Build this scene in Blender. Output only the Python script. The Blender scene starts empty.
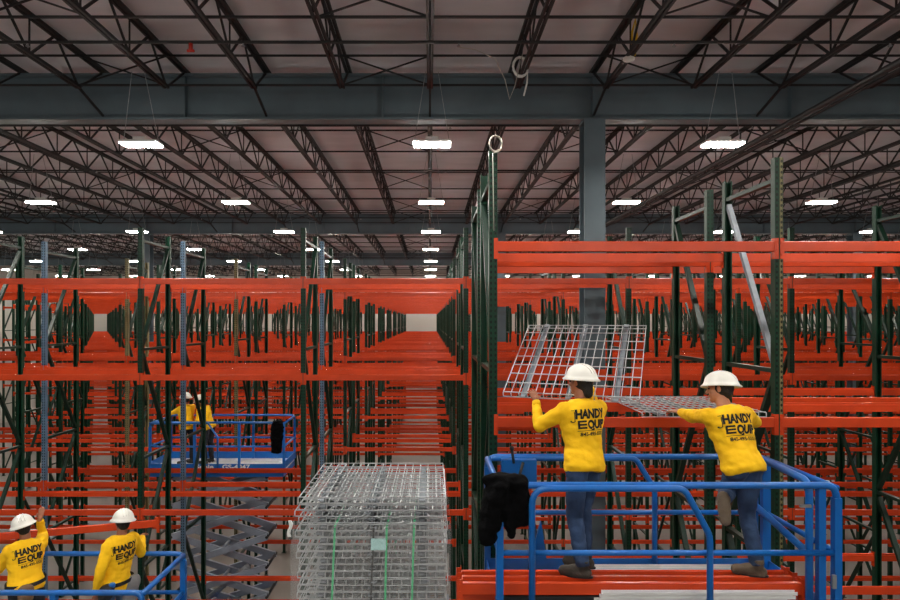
import bpy, bmesh, math, random
from mathutils import Vector, Matrix, noise
from mathutils.bvhtree import BVHTree
random.seed(7)
SC = bpy.context.scene
COL = SC.collection
CZ = 7.4            # eye height above the slab

# ---------------------------------------------------------------- camera, world, exposure
cam = bpy.data.cameras.new('camera')
cam.sensor_width = 36; cam.lens = 24
cam.shift_x = 20/900; cam.shift_y = 21/900
cam.clip_start = 0.05; cam.clip_end = 300
camo = bpy.data.objects.new('camera', cam); COL.objects.link(camo)
camo.location = (0, 0, CZ); camo.rotation_euler = (math.pi/2, 0, 0)
SC.camera = camo
w = bpy.data.worlds.new('world'); SC.world = w; w.use_nodes = True
w.node_tree.nodes['Background'].inputs[0].default_value = (0.55, 0.6, 0.65, 1)
w.node_tree.nodes['Background'].inputs[1].default_value = 0.01
SC.view_settings.view_transform = 'Standard'
SC.view_settings.look = 'None'
SC.view_settings.gamma = 1
SC.view_settings.exposure = 0.0
LAMP = 195.0
SC.cycles.max_bounces = 6; SC.cycles.diffuse_bounces = 4; SC.cycles.glossy_bounces = 3
SC.cycles.transparent_max_bounces = 24
SC.cycles.sample_clamp_indirect = 6

# ---------------------------------------------------------------- materials
def lin(c):
    return tuple((v/255/12.92 if v/255 <= .04045 else ((v/255+.055)/1.055)**2.4) for v in c) + (1,)
def mat(name, rgb, rough=.5, metal=0, var=.12, scale=8, bump=0, bscale=40, spec=None, stretch=None):
    m = bpy.data.materials.new(name); m.use_nodes = True
    nt = m.node_tree; b = nt.nodes['Principled BSDF']
    b.inputs['Roughness'].default_value = rough; b.inputs['Metallic'].default_value = metal
    if spec is not None: b.inputs['Specular IOR Level'].default_value = spec
    c = lin(rgb)
    tc = nt.nodes.new('ShaderNodeTexCoord')
    src = tc.outputs['Object']
    if stretch:
        mp = nt.nodes.new('ShaderNodeMapping'); mp.inputs['Scale'].default_value = stretch
        nt.links.new(src, mp.inputs[0]); src = mp.outputs[0]
    n = nt.nodes.new('ShaderNodeTexNoise'); n.inputs['Scale'].default_value = scale; n.inputs['Detail'].default_value = 4
    nt.links.new(src, n.inputs['Vector'])
    r = nt.nodes.new('ShaderNodeValToRGB')
    r.color_ramp.elements[0].position = .3; r.color_ramp.elements[1].position = .7
    r.color_ramp.elements[0].color = tuple(v*(1-var) for v in c[:3]) + (1,)
    r.color_ramp.elements[1].color = tuple(min(1, v*(1+var)) for v in c[:3]) + (1,)
    nt.links.new(n.outputs[0], r.inputs[0]); nt.links.new(r.outputs[0], b.inputs['Base Color'])
    if bump:
        n2 = nt.nodes.new('ShaderNodeTexNoise'); n2.inputs['Scale'].default_value = bscale; n2.inputs['Detail'].default_value = 5
        nt.links.new(src, n2.inputs['Vector'])
        bp = nt.nodes.new('ShaderNodeBump'); bp.inputs['Strength'].default_value = bump; bp.inputs['Distance'].default_value = .02
        nt.links.new(n2.outputs[0], bp.inputs['Height']); nt.links.new(bp.outputs[0], b.inputs['Normal'])
    return m
def post_mat(name, rgb, hole, rough=.4):
    m = mat(name, rgb, rough, var=.18, scale=5, spec=.28)
    nt = m.node_tree; b = nt.nodes['Principled BSDF']; N = nt.nodes.new; L = nt.links.new
    ramp = [x for x in nt.nodes if x.type == 'VALTORGB'][0]
    tc = N('ShaderNodeTexCoord'); sp = N('ShaderNodeSeparateXYZ'); L(tc.outputs['Object'], sp.inputs[0])
    def mth(op, a, bb=None):
        k = N('ShaderNodeMath'); k.operation = op
        for i, v in enumerate((a, bb)):
            if v is None: continue
            if isinstance(v, (int, float)): k.inputs[i].default_value = v
            else: L(v, k.inputs[i])
        return k.outputs[0]
    dx = mth('SUBTRACT', mth('ABSOLUTE', sp.outputs[0]), .020)
    dz = mth('MULTIPLY', mth('SUBTRACT', mth('FRACT', mth('DIVIDE', sp.outputs[2], .0508)), .5), .0508)
    d = mth('SQRT', mth('ADD', mth('MULTIPLY', dx, dx), mth('MULTIPLY', mth('MULTIPLY', dz, dz), .45)))
    hit = mth('LESS_THAN', d, .0095)
    fr = mth('LESS_THAN', sp.outputs[1], .001)
    h = mth('MULTIPLY', hit, fr)
    mx = N('ShaderNodeMix'); mx.data_type = 'RGBA'
    L(h, mx.inputs[0]); L(ramp.outputs[0], mx.inputs[6]); mx.inputs[7].default_value = lin(hole)
    L(mx.outputs[2], b.inputs['Base Color'])
    return m
def emit(name, rgb, s):
    m = bpy.data.materials.new(name); m.use_nodes = True; nt = m.node_tree
    b = nt.nodes['Principled BSDF']; b.inputs['Base Color'].default_value = lin(rgb)
    b.inputs['Emission Color'].default_value = lin(rgb); b.inputs['Emission Strength'].default_value = s
    return m
M = {}
M['orange'] = mat('orange_beam_paint', (203, 67, 30), .26, var=.10, scale=3)
M['green'] = post_mat('green_post_paint', (10, 50, 34), (3, 6, 5))
M['blue_post'] = post_mat('blue_post_paint', (84, 108, 130), (20, 28, 36))
M['tan_post'] = post_mat('tan_post_paint', (120, 112, 78), (40, 36, 22))
M['green_plain'] = mat('green_brace_paint', (12, 40, 29), .38, var=.2, scale=4, spec=.3)
M['galv'] = mat('galvanised_steel', (150, 154, 158), .45, .6, var=.15, scale=20)
M['wire'] = mat('zinc_wire', (184, 188, 192), .5, .3, var=.1, scale=30)
M['galv_dull'] = mat('dull_galvanised_steel', (136, 142, 150), .65, .25, var=.12, scale=14)
M['alu'] = mat('bare_aluminium', (228, 229, 230), .4, .2, var=.08, scale=6, stretch=(1, 12, 12))
M['steel'] = mat('grey_primer_steel', (86, 100, 108), .5, .1, var=.12, scale=1.5)
M['joist'] = mat('dark_joist_primer', (28, 27, 29), .6, .1, var=.2, scale=3)
M['deck'] = mat('ceiling_insulation', (224, 222, 228), .75, var=.08, scale=.8, bump=.35, bscale=1.5, stretch=(1, 3, 1))
M['floor'] = mat('concrete_floor', (112, 106, 100), .40, var=.12, scale=.5)
M['wall'] = mat('painted_wall_panel', (176, 172, 164), .7, var=.04, scale=.4)
M['lift'] = mat('blue_lift_paint', (12, 96, 176), .33, var=.08, scale=5)
M['lift_grey'] = mat('grey_scissor_paint', (132, 140, 154), .5, var=.12, scale=4)
M['dark'] = mat('black_rubber', (22, 22, 24), .7)
M['blackcloth'] = mat('black_fabric', (5, 5, 7), .95, spec=.1, var=.3, scale=20, bump=.4, bscale=30)
M['shirt'] = mat('yellow_cotton', (255, 196, 0), .85, var=.05, scale=4, bump=.35, bscale=14)
M['print'] = mat('black_shirt_print', (24, 20, 18), .8)
M['jeans'] = mat('blue_denim', (42, 64, 98), .85, var=.28, scale=9, bump=.3, bscale=25)
M['jeans_light'] = mat('faded_denim', (84, 104, 132), .85, var=.25, scale=9, bump=.3, bscale=25)
M['trousers'] = mat('dark_work_cloth', (26, 27, 36), .85, var=.2, bump=.3, bscale=20)
M['skin'] = mat('skin', (190, 130, 100), .55, var=.08, scale=12)
M['skin_dark'] = mat('tan_skin', (150, 92, 66), .55, var=.08, scale=12)
M['eye'] = mat('eye_dark', (30, 20, 16), .2)
M['hair'] = mat('dark_hair', (22, 16, 13), .7, var=.3, scale=40, bump=.5, bscale=120)
M['hat'] = mat('white_hard_hat_shell', (236, 234, 228), .32, var=.03)
M['boot'] = mat('brown_suede', (104, 90, 76), .85, var=.15, bump=.2)
M['boot_dark'] = mat('dark_suede', (66, 60, 54), .85, var=.15, bump=.2)
M['leather'] = mat('brown_leather', (104, 78, 56), .7, var=.2)
M['greycloth'] = mat('grey_fabric', (126, 124, 126), .9, var=.15, bump=.3, bscale=20)
M['white'] = mat('white_plastic', (235, 235, 232), .4, var=.02)
M['cable'] = mat('pale_cable', (196, 190, 180), .5)
M['strap'] = mat('green_strap', (70, 190, 130), .4, var=.05)
M['strapk'] = mat('black_strap', (18, 18, 20), .45)
M['label'] = mat('pale_teal_paper', (170, 214, 214), .7, var=.02)
M['red'] = mat('red_paint', (190, 40, 24), .4)
M['yellow'] = mat('yellow_strap', (220, 180, 20), .6)
M['wood'] = mat('pallet_wood', (176, 140, 96), .8, var=.2, scale=6, stretch=(1, 8, 8))
M['lamp'] = emit('led_diffuser', (255, 250, 240), LAMP)
def film_mat():
    m = bpy.data.materials.new('clear_stretch_film'); m.use_nodes = True; nt = m.node_tree
    b = nt.nodes['Principled BSDF']; out = nt.nodes['Material Output']
    b.inputs['Base Color'].default_value = (.85, .88, .9, 1); b.inputs['Roughness'].default_value = .12
    n = nt.nodes.new('ShaderNodeTexNoise'); n.inputs['Scale'].default_value = 9; n.inputs['Detail'].default_value = 3; n.inputs['Distortion'].default_value = 1.5
    bp = nt.nodes.new('ShaderNodeBump'); bp.inputs['Strength'].default_value = .9; bp.inputs['Distance'].default_value = .03
    nt.links.new(n.outputs[0], bp.inputs['Height']); nt.links.new(bp.outputs[0], b.inputs['Normal'])
    t = nt.nodes.new('ShaderNodeBsdfTransparent'); mx = nt.nodes.new('ShaderNodeMixShader')
    mx.inputs[0].default_value = .12
    nt.links.new(t.outputs[0], mx.inputs[1]); nt.links.new(b.outputs[0], mx.inputs[2]); nt.links.new(mx.outputs[0], out.inputs[0])
    return m
M['film'] = film_mat()

# ---------------------------------------------------------------- mesh helpers
class MB:
    def __init__(s): s.v = []; s.f = []
    def add(s, vs, fs):
        o = len(s.v); s.v += [tuple(v) for v in vs]; s.f += [tuple(i+o for i in f) for f in fs]; return s
    def box(s, a, b):
        x0, y0, z0 = a; x1, y1, z1 = b
        return s.add([(x0,y0,z0),(x1,y0,z0),(x1,y1,z0),(x0,y1,z0),(x0,y0,z1),(x1,y0,z1),(x1,y1,z1),(x0,y1,z1)],
                     [(0,3,2,1),(4,5,6,7),(0,1,5,4),(1,2,6,5),(2,3,7,6),(3,0,4,7)])
    def bar(s, p, q, wd, ht, up=(0,0,1)):
        p = Vector(p); q = Vector(q); d = (q-p).normalized(); u = Vector(up)
        if abs(d.dot(u)) > .98: u = Vector((1,0,0))
        r = d.cross(u).normalized(); u = r.cross(d).normalized()
        vs = [c + r*(i*wd/2) + u*(j*ht/2) for c in (p, q) for i, j in ((-1,-1),(1,-1),(1,1),(-1,1))]
        return s.add(vs, [(0,1,2,3),(7,6,5,4),(0,4,5,1),(1,5,6,2),(2,6,7,3),(3,7,4,0)])
    def tube(s, pts, r, n=8, closed=False):
        pts = [Vector(p) for p in pts]; k = len(pts); rings = []
        prev = None
        for i, p in enumerate(pts):
            if closed: d = (pts[(i+1) % k]-pts[i-1]).normalized()
            elif i == 0: d = (pts[1]-p).normalized()
            elif i == k-1: d = (p-pts[i-1]).normalized()
            else: d = ((pts[i+1]-p).normalized()+(p-pts[i-1]).normalized()).normalized()
            if prev is None:
                u = Vector((0,0,1)) if abs(d.z) < .9 else Vector((1,0,0))
                a = d.cross(u).normalized()
            else:
                a = (prev - d*prev.dot(d)).normalized()
            prev = a; b = d.cross(a)
            rr = r[i] if isinstance(r, (list, tuple)) else r
            rings.append([p + (a*math.cos(t)+b*math.sin(t))*rr for t in [2*math.pi*j/n for j in range(n)]])
        vs = [v for g in rings for v in g]; fs = []
        for i in range(k if closed else k-1):
            a0 = i*n; b0 = ((i+1) % k)*n
            for j in range(n): fs.append((a0+j, a0+(j+1) % n, b0+(j+1) % n, b0+j))
        if not closed: fs.append(tuple(range(n-1, -1, -1))); fs.append(tuple((k-1)*n+j for j in range(n)))
        return s.add(vs, fs)
    def loft(s, rings, cap=True):
        n = len(rings[0]); vs = [v for g in rings for v in g]; fs = []
        for i in range(len(rings)-1):
            for j in range(n): fs.append((i*n+j, i*n+(j+1) % n, (i+1)*n+(j+1) % n, (i+1)*n+j))
        if cap: fs.append(tuple(range(n-1, -1, -1))); fs.append(tuple((len(rings)-1)*n+j for j in range(n)))
        return s.add(vs, fs)
    def cap(s, p, q, r1, r2, n=12, flat1=False, flat2=False):   # tapered capsule
        p = Vector(p); q = Vector(q); d = q-p; L = d.length
        d = d/L if L > 1e-6 else Vector((0,0,1))
        u = Vector((0,0,1)) if abs(d.z) < .9 else Vector((1,0,0))
        a = d.cross(u).normalized(); b = d.cross(a); rings = []
        def ring(c, r): rings.append([c+(a*math.cos(t)+b*math.sin(t))*r for t in [2*math.pi*j/n for j in range(n)]])
        if not flat1:
            for t in (80, 55, 28): ring(p-d*r1*math.sin(math.radians(t)), r1*math.cos(math.radians(t)))
        ring(p, r1); ring(q, r2)
        if not flat2:
            for t in (28, 55, 80): ring(q+d*r2*math.sin(math.radians(t)), r2*math.cos(math.radians(t)))
        return s.loft(rings)
    def ell(s, c, ax, ay, az, rx, ry, rz, n=14, m=9):
        c = Vector(c); rings = []
        for i in range(1, m):
            th = math.pi*i/m
            rings.append([c + ax*(rx*math.sin(th)*math.cos(t)) + ay*(ry*math.sin(th)*math.sin(t)) + az*(rz*-math.cos(th)) for t in [2*math.pi*j/n for j in range(n)]])
        return s.loft(rings)
    def mesh(s, name, m=None, smooth=False):
        me = bpy.data.meshes.new(name); me.from_pydata(s.v, [], s.f); me.update()
        if m: me.materials.append(M[m] if isinstance(m, str) else m)
        if smooth: me.polygons.foreach_set('use_smooth', [True]*len(me.polygons))
        return me
def link(name, me, parent=None, loc=(0,0,0), rot=(0,0,0)):
    o = bpy.data.objects.new(name, me); COL.objects.link(o); o.location = loc; o.rotation_euler = rot
    if parent: o.parent = parent
    return o
def part(name, mb, m, parent, loc=(0,0,0), smooth=False):
    return link(name, mb.mesh(name, m, smooth), parent, loc)
def thing(name, label, cat, loc=(0,0,0), group=None, me=None, rot=(0,0,0)):
    o = link(name, me, None, loc, rot); o['label'] = label; o['category'] = cat
    if group: o['group'] = group
    return o
def struct(name, mb, m, parent=None):
    o = link(name, mb.mesh(name, m), parent)
    if not parent: o['kind'] = 'structure'
    return o
ORD = ['zeroth','first','second','third','fourth','fifth','sixth','seventh','eighth','ninth','tenth','eleventh','twelfth','thirteenth','fourteenth','fifteenth','sixteenth','seventeenth','eighteenth','nineteenth','twentieth','twenty-first','twenty-second','twenty-third','twenty-fourth']

# ---------------------------------------------------------------- building shell
XL, XR, YB, YF = -31, 48, -16, 53.8
ZC = CZ+4.66
struct('floor', MB().box((XL, YB, -.2), (XR, YF, 0)), 'floor')
ceil = struct('ceiling', MB().box((XL, YB, ZC), (XR, YF, ZC+.2)), 'deck')
def wall(name, a, b, axis):
    o = struct(name, MB().box(a, b), 'wall')
    # wide insulated wall panels with standing joints, one joined piece of fine relief
    mb = MB(); st = 3.0
    if axis == 'x':
        x = a[0]+st; y = a[1] if name == 'wall_back' else b[1]
        while x < b[0]:
            mb.box((x-.03, y-.02, 0), (x+.03, y+.02, ZC)); x += st
    else:
        y = a[1]+st; x = b[0] if name == 'wall_left' else a[0]
        while y < b[1]:
            mb.box((x-.02, y-.03, 0), (x+.02, y+.03, ZC)); y += st
    j = struct('panel_joint', mb, 'wall', o); j['kind'] = 'stuff'
wall('wall_back', (XL, YF, 0), (XR, YF+.2, ZC), 'x')
wall('wall_front', (XL, YB-.2, 0), (XR, YB, ZC), 'x')
wall('wall_left', (XL-.2, YB, 0), (XL, YF, ZC), 'y')
wall('wall_right', (XR, YB, 0), (XR+.2, YF, ZC), 'y')

SP = 14.25; G0 = 11.03; JX0 = 2.98; JS = 1.49
girY = [G0-SP, G0, G0+SP, G0+2*SP]
# girders: web + flanges, with stiffeners
for gi, gy in enumerate(girY):
    g = link('girder', MB().box((XL, -.012, 3.70+CZ), (XR, .012, 4.46+CZ)).mesh('girder_web', 'steel'), ceil, (0, gy, 0))
    fl = MB().box((XL, -.14, 4.46+CZ), (XR, .14, 4.50+CZ)).mesh('girder_flange', 'steel')
    link('flange', fl, g); link('flange', MB().box((XL, -.14, 3.66+CZ), (XR, .14, 3.70+CZ)).mesh('girder_flange_b', 'steel'), g)
    mb = MB(); x = JX0 - 7.45*4
    while x < XR-1:
        for dx in (0, 3.6):
            mb.box((x+dx-.012, -.13, 3.70+CZ), (x+dx+.012, .13, 4.46+CZ))
        x += 7.45
    link('stiffener', mb.mesh('stiffener', 'steel'), g)['kind'] = 'stuff'
    # bolted kicker braces from joist bottom chords to the girder's lower flange
    mb = MB(); k = -20
    while k <= 29:
        x = JX0+JS*k
        if XL+1 < x < XR-1:
            mb.bar((x, -.84, 3.96+CZ), (x, -.09, 3.74+CZ), .035, .035)
            mb.bar((x, .84, 3.96+CZ), (x, .09, 3.74+CZ), .035, .035)
        k += 2
    link('kicker_brace', mb.mesh('kicker_brace', 'joist'), g)['kind'] = 'stuff'
# roof joists
tc = MB().box((-.055, 0, 4.52), (-.012, SP, 4.58)).box((.012, 0, 4.52), (.055, SP, 4.58)).mesh('top_chord', 'joist')
bc = MB().box((-.05, .85, 3.94), (-.012, SP-.85, 3.99)).box((.012, .85, 3.94), (.05, SP-.85, 3.99)).mesh('bottom_chord', 'joist')
wb = MB(); n = 10; y0, y1 = .85, SP-.85; st = (y1-y0)/n
for i in range(n):
    a = y0+i*st
    wb.bar((0, a, 3.965), (0, a+st/2, 4.55), .026, .034); wb.bar((0, a+st/2, 4.55), (0, a+st, 3.965), .026, .034)
    if i: wb.bar((0, a, 3.965), (0, a, 4.55), .02, .02, (0,1,0))
wb.bar((0, .1, 4.53), (0, .85, 3.965), .03, .03); wb.bar((0, SP-.1, 4.53), (0, SP-.85, 3.965), .03, .03)
wbm = wb.mesh('web', 'joist')
def joist(x, y):
    o = link('roof_joist', wbm, ceil, (x, y, CZ)); link('top_chord', tc, o); link('bottom_chord', bc, o)
for bi, y in enumerate([G0-SP, G0, G0+SP, G0+2*SP]):
    yf = min(y+SP, YF)
    for k in range(-30, 40):
        x = JX0+JS*k
        if abs(x+.5) > (yf*.79+1.5) or not XL+.5 < x < XR-.5: continue
        joist(x, y)
# bridging rods and sprinkler branch lines, running across the joists
for bi, y in enumerate([G0-SP, G0, G0+SP, G0+2*SP]):
    hw = min(46, (y+SP)*.8+2)
    a, b = max(XL, -hw), min(XR, hw)
    for q in (.06, .22, .5, .78, .94):
        Y = y+SP*q
        if Y > YF-.3: continue
        mb = MB().bar((a, Y, 4.50+CZ), (b, Y, 4.50+CZ), .03, .03).bar((a, Y, 4.0+CZ), (b, Y, 4.0+CZ), .03, .03)
        k = math.floor((a-JX0)/JS)+1
        while JX0+JS*(k+1) < b:
            x = JX0+JS*k
            if (k % 3 == 0): mb.bar((x, Y, 4.5+CZ), (x+JS, Y, 4.0+CZ), .022, .022).bar((x, Y, 4.0+CZ), (x+JS, Y+.01, 4.5+CZ), .022, .022)
            k += 1
        link('bridging_rod', mb.mesh('bridging_rod', 'joist'), ceil)
for i in range(14):
    Y = 8.35 + 3.56*i
    if Y > YF-1: break
    hw = min(46, (Y)*.8+3); a, b = max(XL, -hw), min(XR, hw)
    t = thing('sprinkler_pipe', f'thin dark sprinkler branch pipe running crosswise, {ORD[i+1]} back from the front of ceiling', 'pipe', (0, Y, 3.88+CZ), 'sprinkler branch pipes',
              MB().tube([(a, 0, 0), (b, 0, 0)], .022, 6).mesh('pipe', 'joist'))
    if i < 6:
        hm = MB().tube([(0,0,0), (0,0,-.05)], .012, 6).tube([(0,0,-.05), (0,0,-.06)], .028, 8).mesh('sprinkler_head', 'galv')
        x = -3*math.floor(-a/3)
        while x < b: link('sprinkler_head', hm, t, (x+.4, 0, 0)); x += 3
thing('sprinkler_main', 'thick dark sprinkler main pipe running away under the joists on the right', 'pipe', (6.35, 0, 3.5+CZ), None,
      MB().tube([(0, -4, 0), (0, 53, 0)], .055, 10).mesh('main', 'joist'))
thing('sprinkler_main', 'slim dark conduit running beside the thick main pipe on the right', 'conduit', (6.75, 0, 3.62+CZ), None,
      MB().tube([(0, -4, 0), (0, 53, 0)], .025, 8).mesh('conduit', 'joist')).name = 'conduit'
# columns
def column(x, y, label):
    mb = MB().box((-.19, -.19, 0), (.19, -.165, 3.66+CZ)).box((-.19, .165, 0), (.19, .19, 3.66+CZ)).box((-.012, -.165, 0), (.012, .165, 3.66+CZ))
    o = thing('steel_column', label, 'column', (x, y, 0), 'steel building columns', mb.mesh('column', 'steel'))
    part('base_plate', MB().box((-.22, -.2, 0), (.22, .2, .03)), 'steel', o)
    part('cap_plate', MB().box((-.2, -.16, 3.62+CZ), (.2, .16, 3.66+CZ)), 'steel', o)
column(JX0, G0, 'large grey steel column behind the worker holding a wire deck')
column(JX0-JS*10, G0+SP, 'grey steel column under the second girder, left half')
column(JX0+.0, G0+SP, 'grey steel column under the second girder, behind the largest column')
column(JX0+JS*10, G0+SP, 'grey steel column under the second girder, right half')
column(JX0-JS*10, G0+2*SP, 'grey steel column under the third girder, left half')
column(JX0, G0+2*SP, 'grey steel column under the third girder, centre')
column(JX0+JS*10, G0+2*SP, 'grey steel column under the third girder, right half')

# ceiling lights
hous = MB().box((-.30, -.13, .012), (.30, .13, .05)).box((-.1, -.08, .06), (.1, .08, .11)).mesh('housing', 'white')
dif = MB().box((-.295, -.125, -.010), (.295, .125, .012)).mesh('diffuser', 'lamp')
wir = MB().bar((-.28, 0, .06), (-.1, -.1, 1.14), .008, .008).bar((.28, 0, .06), (.1, -.1, 1.14), .008, .008).mesh('wires', 'galv')
for n in range(-2, 12):
    Y = 4.75*n + .2
    for c in range(-9, 10):
        X = .03 + 4.7*c
        if not (XL+1 < X < XR-1): continue
        if n < 1:
            if abs(c) > 3: continue
        elif abs(X+1) > .79*Y+5: continue
        if Y > YF-.6: continue
        side = 'on centre line' if c == 0 else f'{ORD[abs(c)]} {"left" if c < 0 else "right"} of centre line'
        row = f'{ORD[n-1]} row back' if n >= 2 else ('row above the camera' if n == 1 else f'{ORD[1-n]} row behind camera')
        t = thing('ceiling_light', f'glowing rectangular hanging light, {row}, {side}', 'light', (X, Y, 2.85+CZ), 'hanging ceiling lights')
        link('housing', hous, t); link('diffuser', dif, t); link('hanging_wire', wir, t)

# ---------------------------------------------------------------- pallet racks
TOPZ = CZ+1.5
PW = .038
def cpost(h):
    pr = [(-PW,0),(PW,0),(PW,.07),(PW-.014,.07),(PW-.014,.066),(PW-.004,.066),(PW-.004,.004),(-PW+.004,.004),(-PW+.004,.066),(-PW+.014,.066),(-PW+.014,.07),(-PW,.07)]
    return MB().loft([[(x, y, 0) for x, y in pr], [(x, y, h) for x, y in pr]])
postm = {c: cpost(TOPZ).mesh('post', c) for c in ('green', 'blue_post', 'tan_post')}
post_tall = cpost(TOPZ+.07).mesh('post_tall', 'green')
PITCH = 2.62; X0 = .58
def beam_mb(L):
    h = L/2
    pr = [(.004, -.047), (.042, -.047), (.042, .026), (.026, .026), (.026, .046), (.005, .046), (0, .040), (0, -.042)]
    mb = MB().loft([[(-h, y, z) for y, z in pr], [(h, y, z) for y, z in pr]])
    for s in (-1, 1):
        x0, x1 = sorted((s*(h+.034), s*(h-.004)))
        mb.box((x0, -.006, -.115), (x1, 0.0, .075))
        x0, x1 = sorted((s*h, s*(h-.005)))
        mb.box((x0, 0, -.115), (x1, .045, .075))
        for k in range(3):
            z = -.085+.055*k; xx = s*(h+.018)
            mb.box((xx-.006, -.011, z), (xx+.006, -.006, z+.016))
    return mb
beam_me = beam_mb(PITCH-2*PW-.004).mesh('beam', 'orange')
HB = [.22, 1.98, 3.74, 5.50, CZ-.46, CZ+1.30]
HB = [CZ-.46-1.76*k for k in range(3, -1, -1)] + [CZ+1.30]
HB[0] = .3 if HB[0] < .3 else HB[0]
def braces(depth):
    out = []; HBb = [.18]+[h for h in HB if h > 1]
    for i, z in enumerate(HBb):
        out.append(('h', (0, .07, z), (0, depth-.07, z)))
        if i < len(HBb)-1:
            z2 = HBb[i+1]
            if i % 2 == 0: out.append(('d', (.0, .07, z+.06), (.0, depth-.07, z2-.06)))
            else: out.append(('d', (.0, depth-.07, z+.06), (.0, .07, z2-.06)))
    return out
def footplates(depth):
    return MB().box((-.07, -.02, 0), (.07, .1, .012)).box((-.07, depth-.1, 0), (.07, depth+.02, .012))
bcache = {}
def frame(root, x, depth, detail, pf='green', pb='green', tall=False, shiny=False):
    key = (depth, detail)
    if key not in bcache:
        mb = footplates(depth)
        if not detail:
            for t, p, q in braces(depth): mb.bar(p, q, .04, .055, (1,0,0))
        bcache[key] = mb.mesh('upright_frame', 'green_plain')
        bcache[key, 'b'] = [MB().bar(p, q, .04, .06, (1,0,0)).mesh('brace', 'green_plain') for t, p, q in braces(depth)]
        bcache[key, 's'] = [MB().bar(p, q, .04, .05, (1,0,0)).mesh('brace', 'galv_dull') for t, p, q in braces(depth)]  # pale grey copies, painting in the bright reflection on one green brace
    o = link('upright_frame', bcache[key], root, (x, 0, 0))
    link('post', post_tall if tall else postm[pf], o); link('post', post_tall if tall else postm[pb], o, (0, depth, 0), (0, 0, math.pi))
    if detail:
        for i in range(len(bcache[key, 'b'])):
            sh = shiny and i == len(bcache[key, 'b'])-2
            b = link('brace', bcache[key, 's' if sh else 'b'][i], o)
            if sh: b['label'] = 'diagonal brace, bright reflection painted in as pale grey'
        if shiny:
            y_ = link('splice_strip', MB().box((.006, -.003, 2.0), (.030, 0, TOPZ)).mesh('splice_strip', 'tan_post'), o); y_['label'] = 'yellowish strip down the post front'
    return o
nbeam = nframe = 0
def rack(Y, depth, i0, i1, levels, label, detail=False, cols=None):
    global nbeam, nframe
    x0 = X0+PITCH*i0
    root = thing('pallet_rack', label, 'rack', (x0, Y, 0), 'rows of pallet racking')
    for i in range(i0, i1+1):
        pf, pb = (cols or {}).get(i, ('green', 'green'))
        frame(root, PITCH*(i-i0), depth, detail, pf, pb, tall=(Y < 6 and i == 0), shiny=(Y < 6 and i == 1)); nframe += 1
        if i == i1: break
        for z in levels:
            xm = PITCH*(i-i0+.5)
            link('beam', beam_me, root, (xm, 0.0, CZ+z)); link('beam', beam_me, root, (xm, depth, CZ+z), (0, 0, math.pi)); nbeam += 2
    return root
rows = [(5.5, 1.0, [.685, -.93, -3.08, -5.3]), (6.85, 1.0, [.67, -.92, -3.08, -5.3])]
for k in range(9):
    F = 9.64+4.75*k
    rows += [(F, 1.08, [.64, -.91, -3.08, -5.3]), (F+1.66, 1.08, [.64, -.91, -3.08, -5.3])]
for ri, (Y, dep, lv) in enumerate(rows):
    if Y < 9: i0, i1 = 0, 3
    else:
        xl = -.73*(Y+1) if Y < 17.5 else (-.72*Y if Y < 36 else -.64*Y)
        i0 = math.ceil((xl-X0)/PITCH) - (1 if Y < 17.5 else 0)
        i1 = math.ceil((.79*(Y+1.1)-X0)/PITCH)
        i1 = min(i1, int((XR-1-X0)/PITCH))
    cols = None
    if ri == 3: cols = {-3: ('blue_post', 'green'), -2: ('blue_post', 'green'), -1: ('blue_post', 'green')}
    if ri == 4: cols = {-3: ('tan_post', 'tan_post'), -2: ('tan_post', 'green')}
    if ri == 0: cols = {1: ('green', 'green')}
    if Y < 9: lab = ['nearest row of orange and green pallet racking, right half, right behind the two workers',
                     'second row of orange and green racking, right half, back to back with the nearest'][ri]
    else:
        lab = f'orange and green pallet rack row across the hall, {ORD[ri+1]} row counting back from camera'
        if ri == 3: lab = 'full-width orange pallet rack row with pale blue front posts on its left half'
        if ri == 2: lab = 'full-width orange and green rack row nearest the camera, behind the left workers'
        if ri == 4: lab = 'orange pallet rack row with tan posts at left, just behind the far blue lift'
    rack(Y, dep, i0, i1, lv, lab, detail=(ri < 4), cols=cols)
# yellow stripe runs down the right front post: a separate splice channel
print('frames', nframe, 'beams', nbeam)

TS = bpy.data.scenes.new('workbench')          # small scratch scene: evaluating modifiers there stays fast
def evaluate(o):
    TS.collection.objects.link(o); vl = TS.view_layers[0]; vl.update(); dg = vl.depsgraph; dg.update()
    return bpy.data.meshes.new_from_object(o.evaluated_get(dg))
# ---------------------------------------------------------------- wire mesh decks
def V(x, y, z): return Vector((x, y, z+CZ))
def deck_meshes(W, D):
    mb = MB(); r = .0042; nx = 17; ny = 9
    for i in range(nx):
        x = W*i/(nx-1)
        mb.bar((x, 0, 0), (x, D, 0), r*1.6, r*1.6); mb.bar((x, 0, 0), (x, -.002, -.036), r*1.6, r*1.6, (1,0,0)); mb.bar((x, D, 0), (x, D+.002, -.036), r*1.6, r*1.6, (1,0,0))
    for j in range(ny):
        y = .01+(D-.02)*j/(ny-1)
        mb.bar((0, y, r*1.5), (W, y, r*1.5), r*1.6, r*1.6)
    mb.bar((0, -.002, -.036), (W, -.002, -.036), r*1.6, r*1.6); mb.bar((0, D+.002, -.036), (W, D+.002, -.036), r*1.6, r*1.6)
    ch = MB().box((-.022, .02, -.03), (-.019, D-.02, -.004)).box((.019, .02, -.03), (.022, D-.02, -.004)).box((-.022, .02, -.033), (.022, D-.02, -.03)).box((-.022, -.03, -.008), (.022, .02, -.004)).box((-.022, D-.02, -.008), (.022, D+.03, -.004))
    return mb.mesh('wire_grid', 'wire'), ch.mesh('support_channel', 'galv_dull')
WD = (1.13, 1.12); dgrid, dchan = deck_meshes(*WD)
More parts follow.
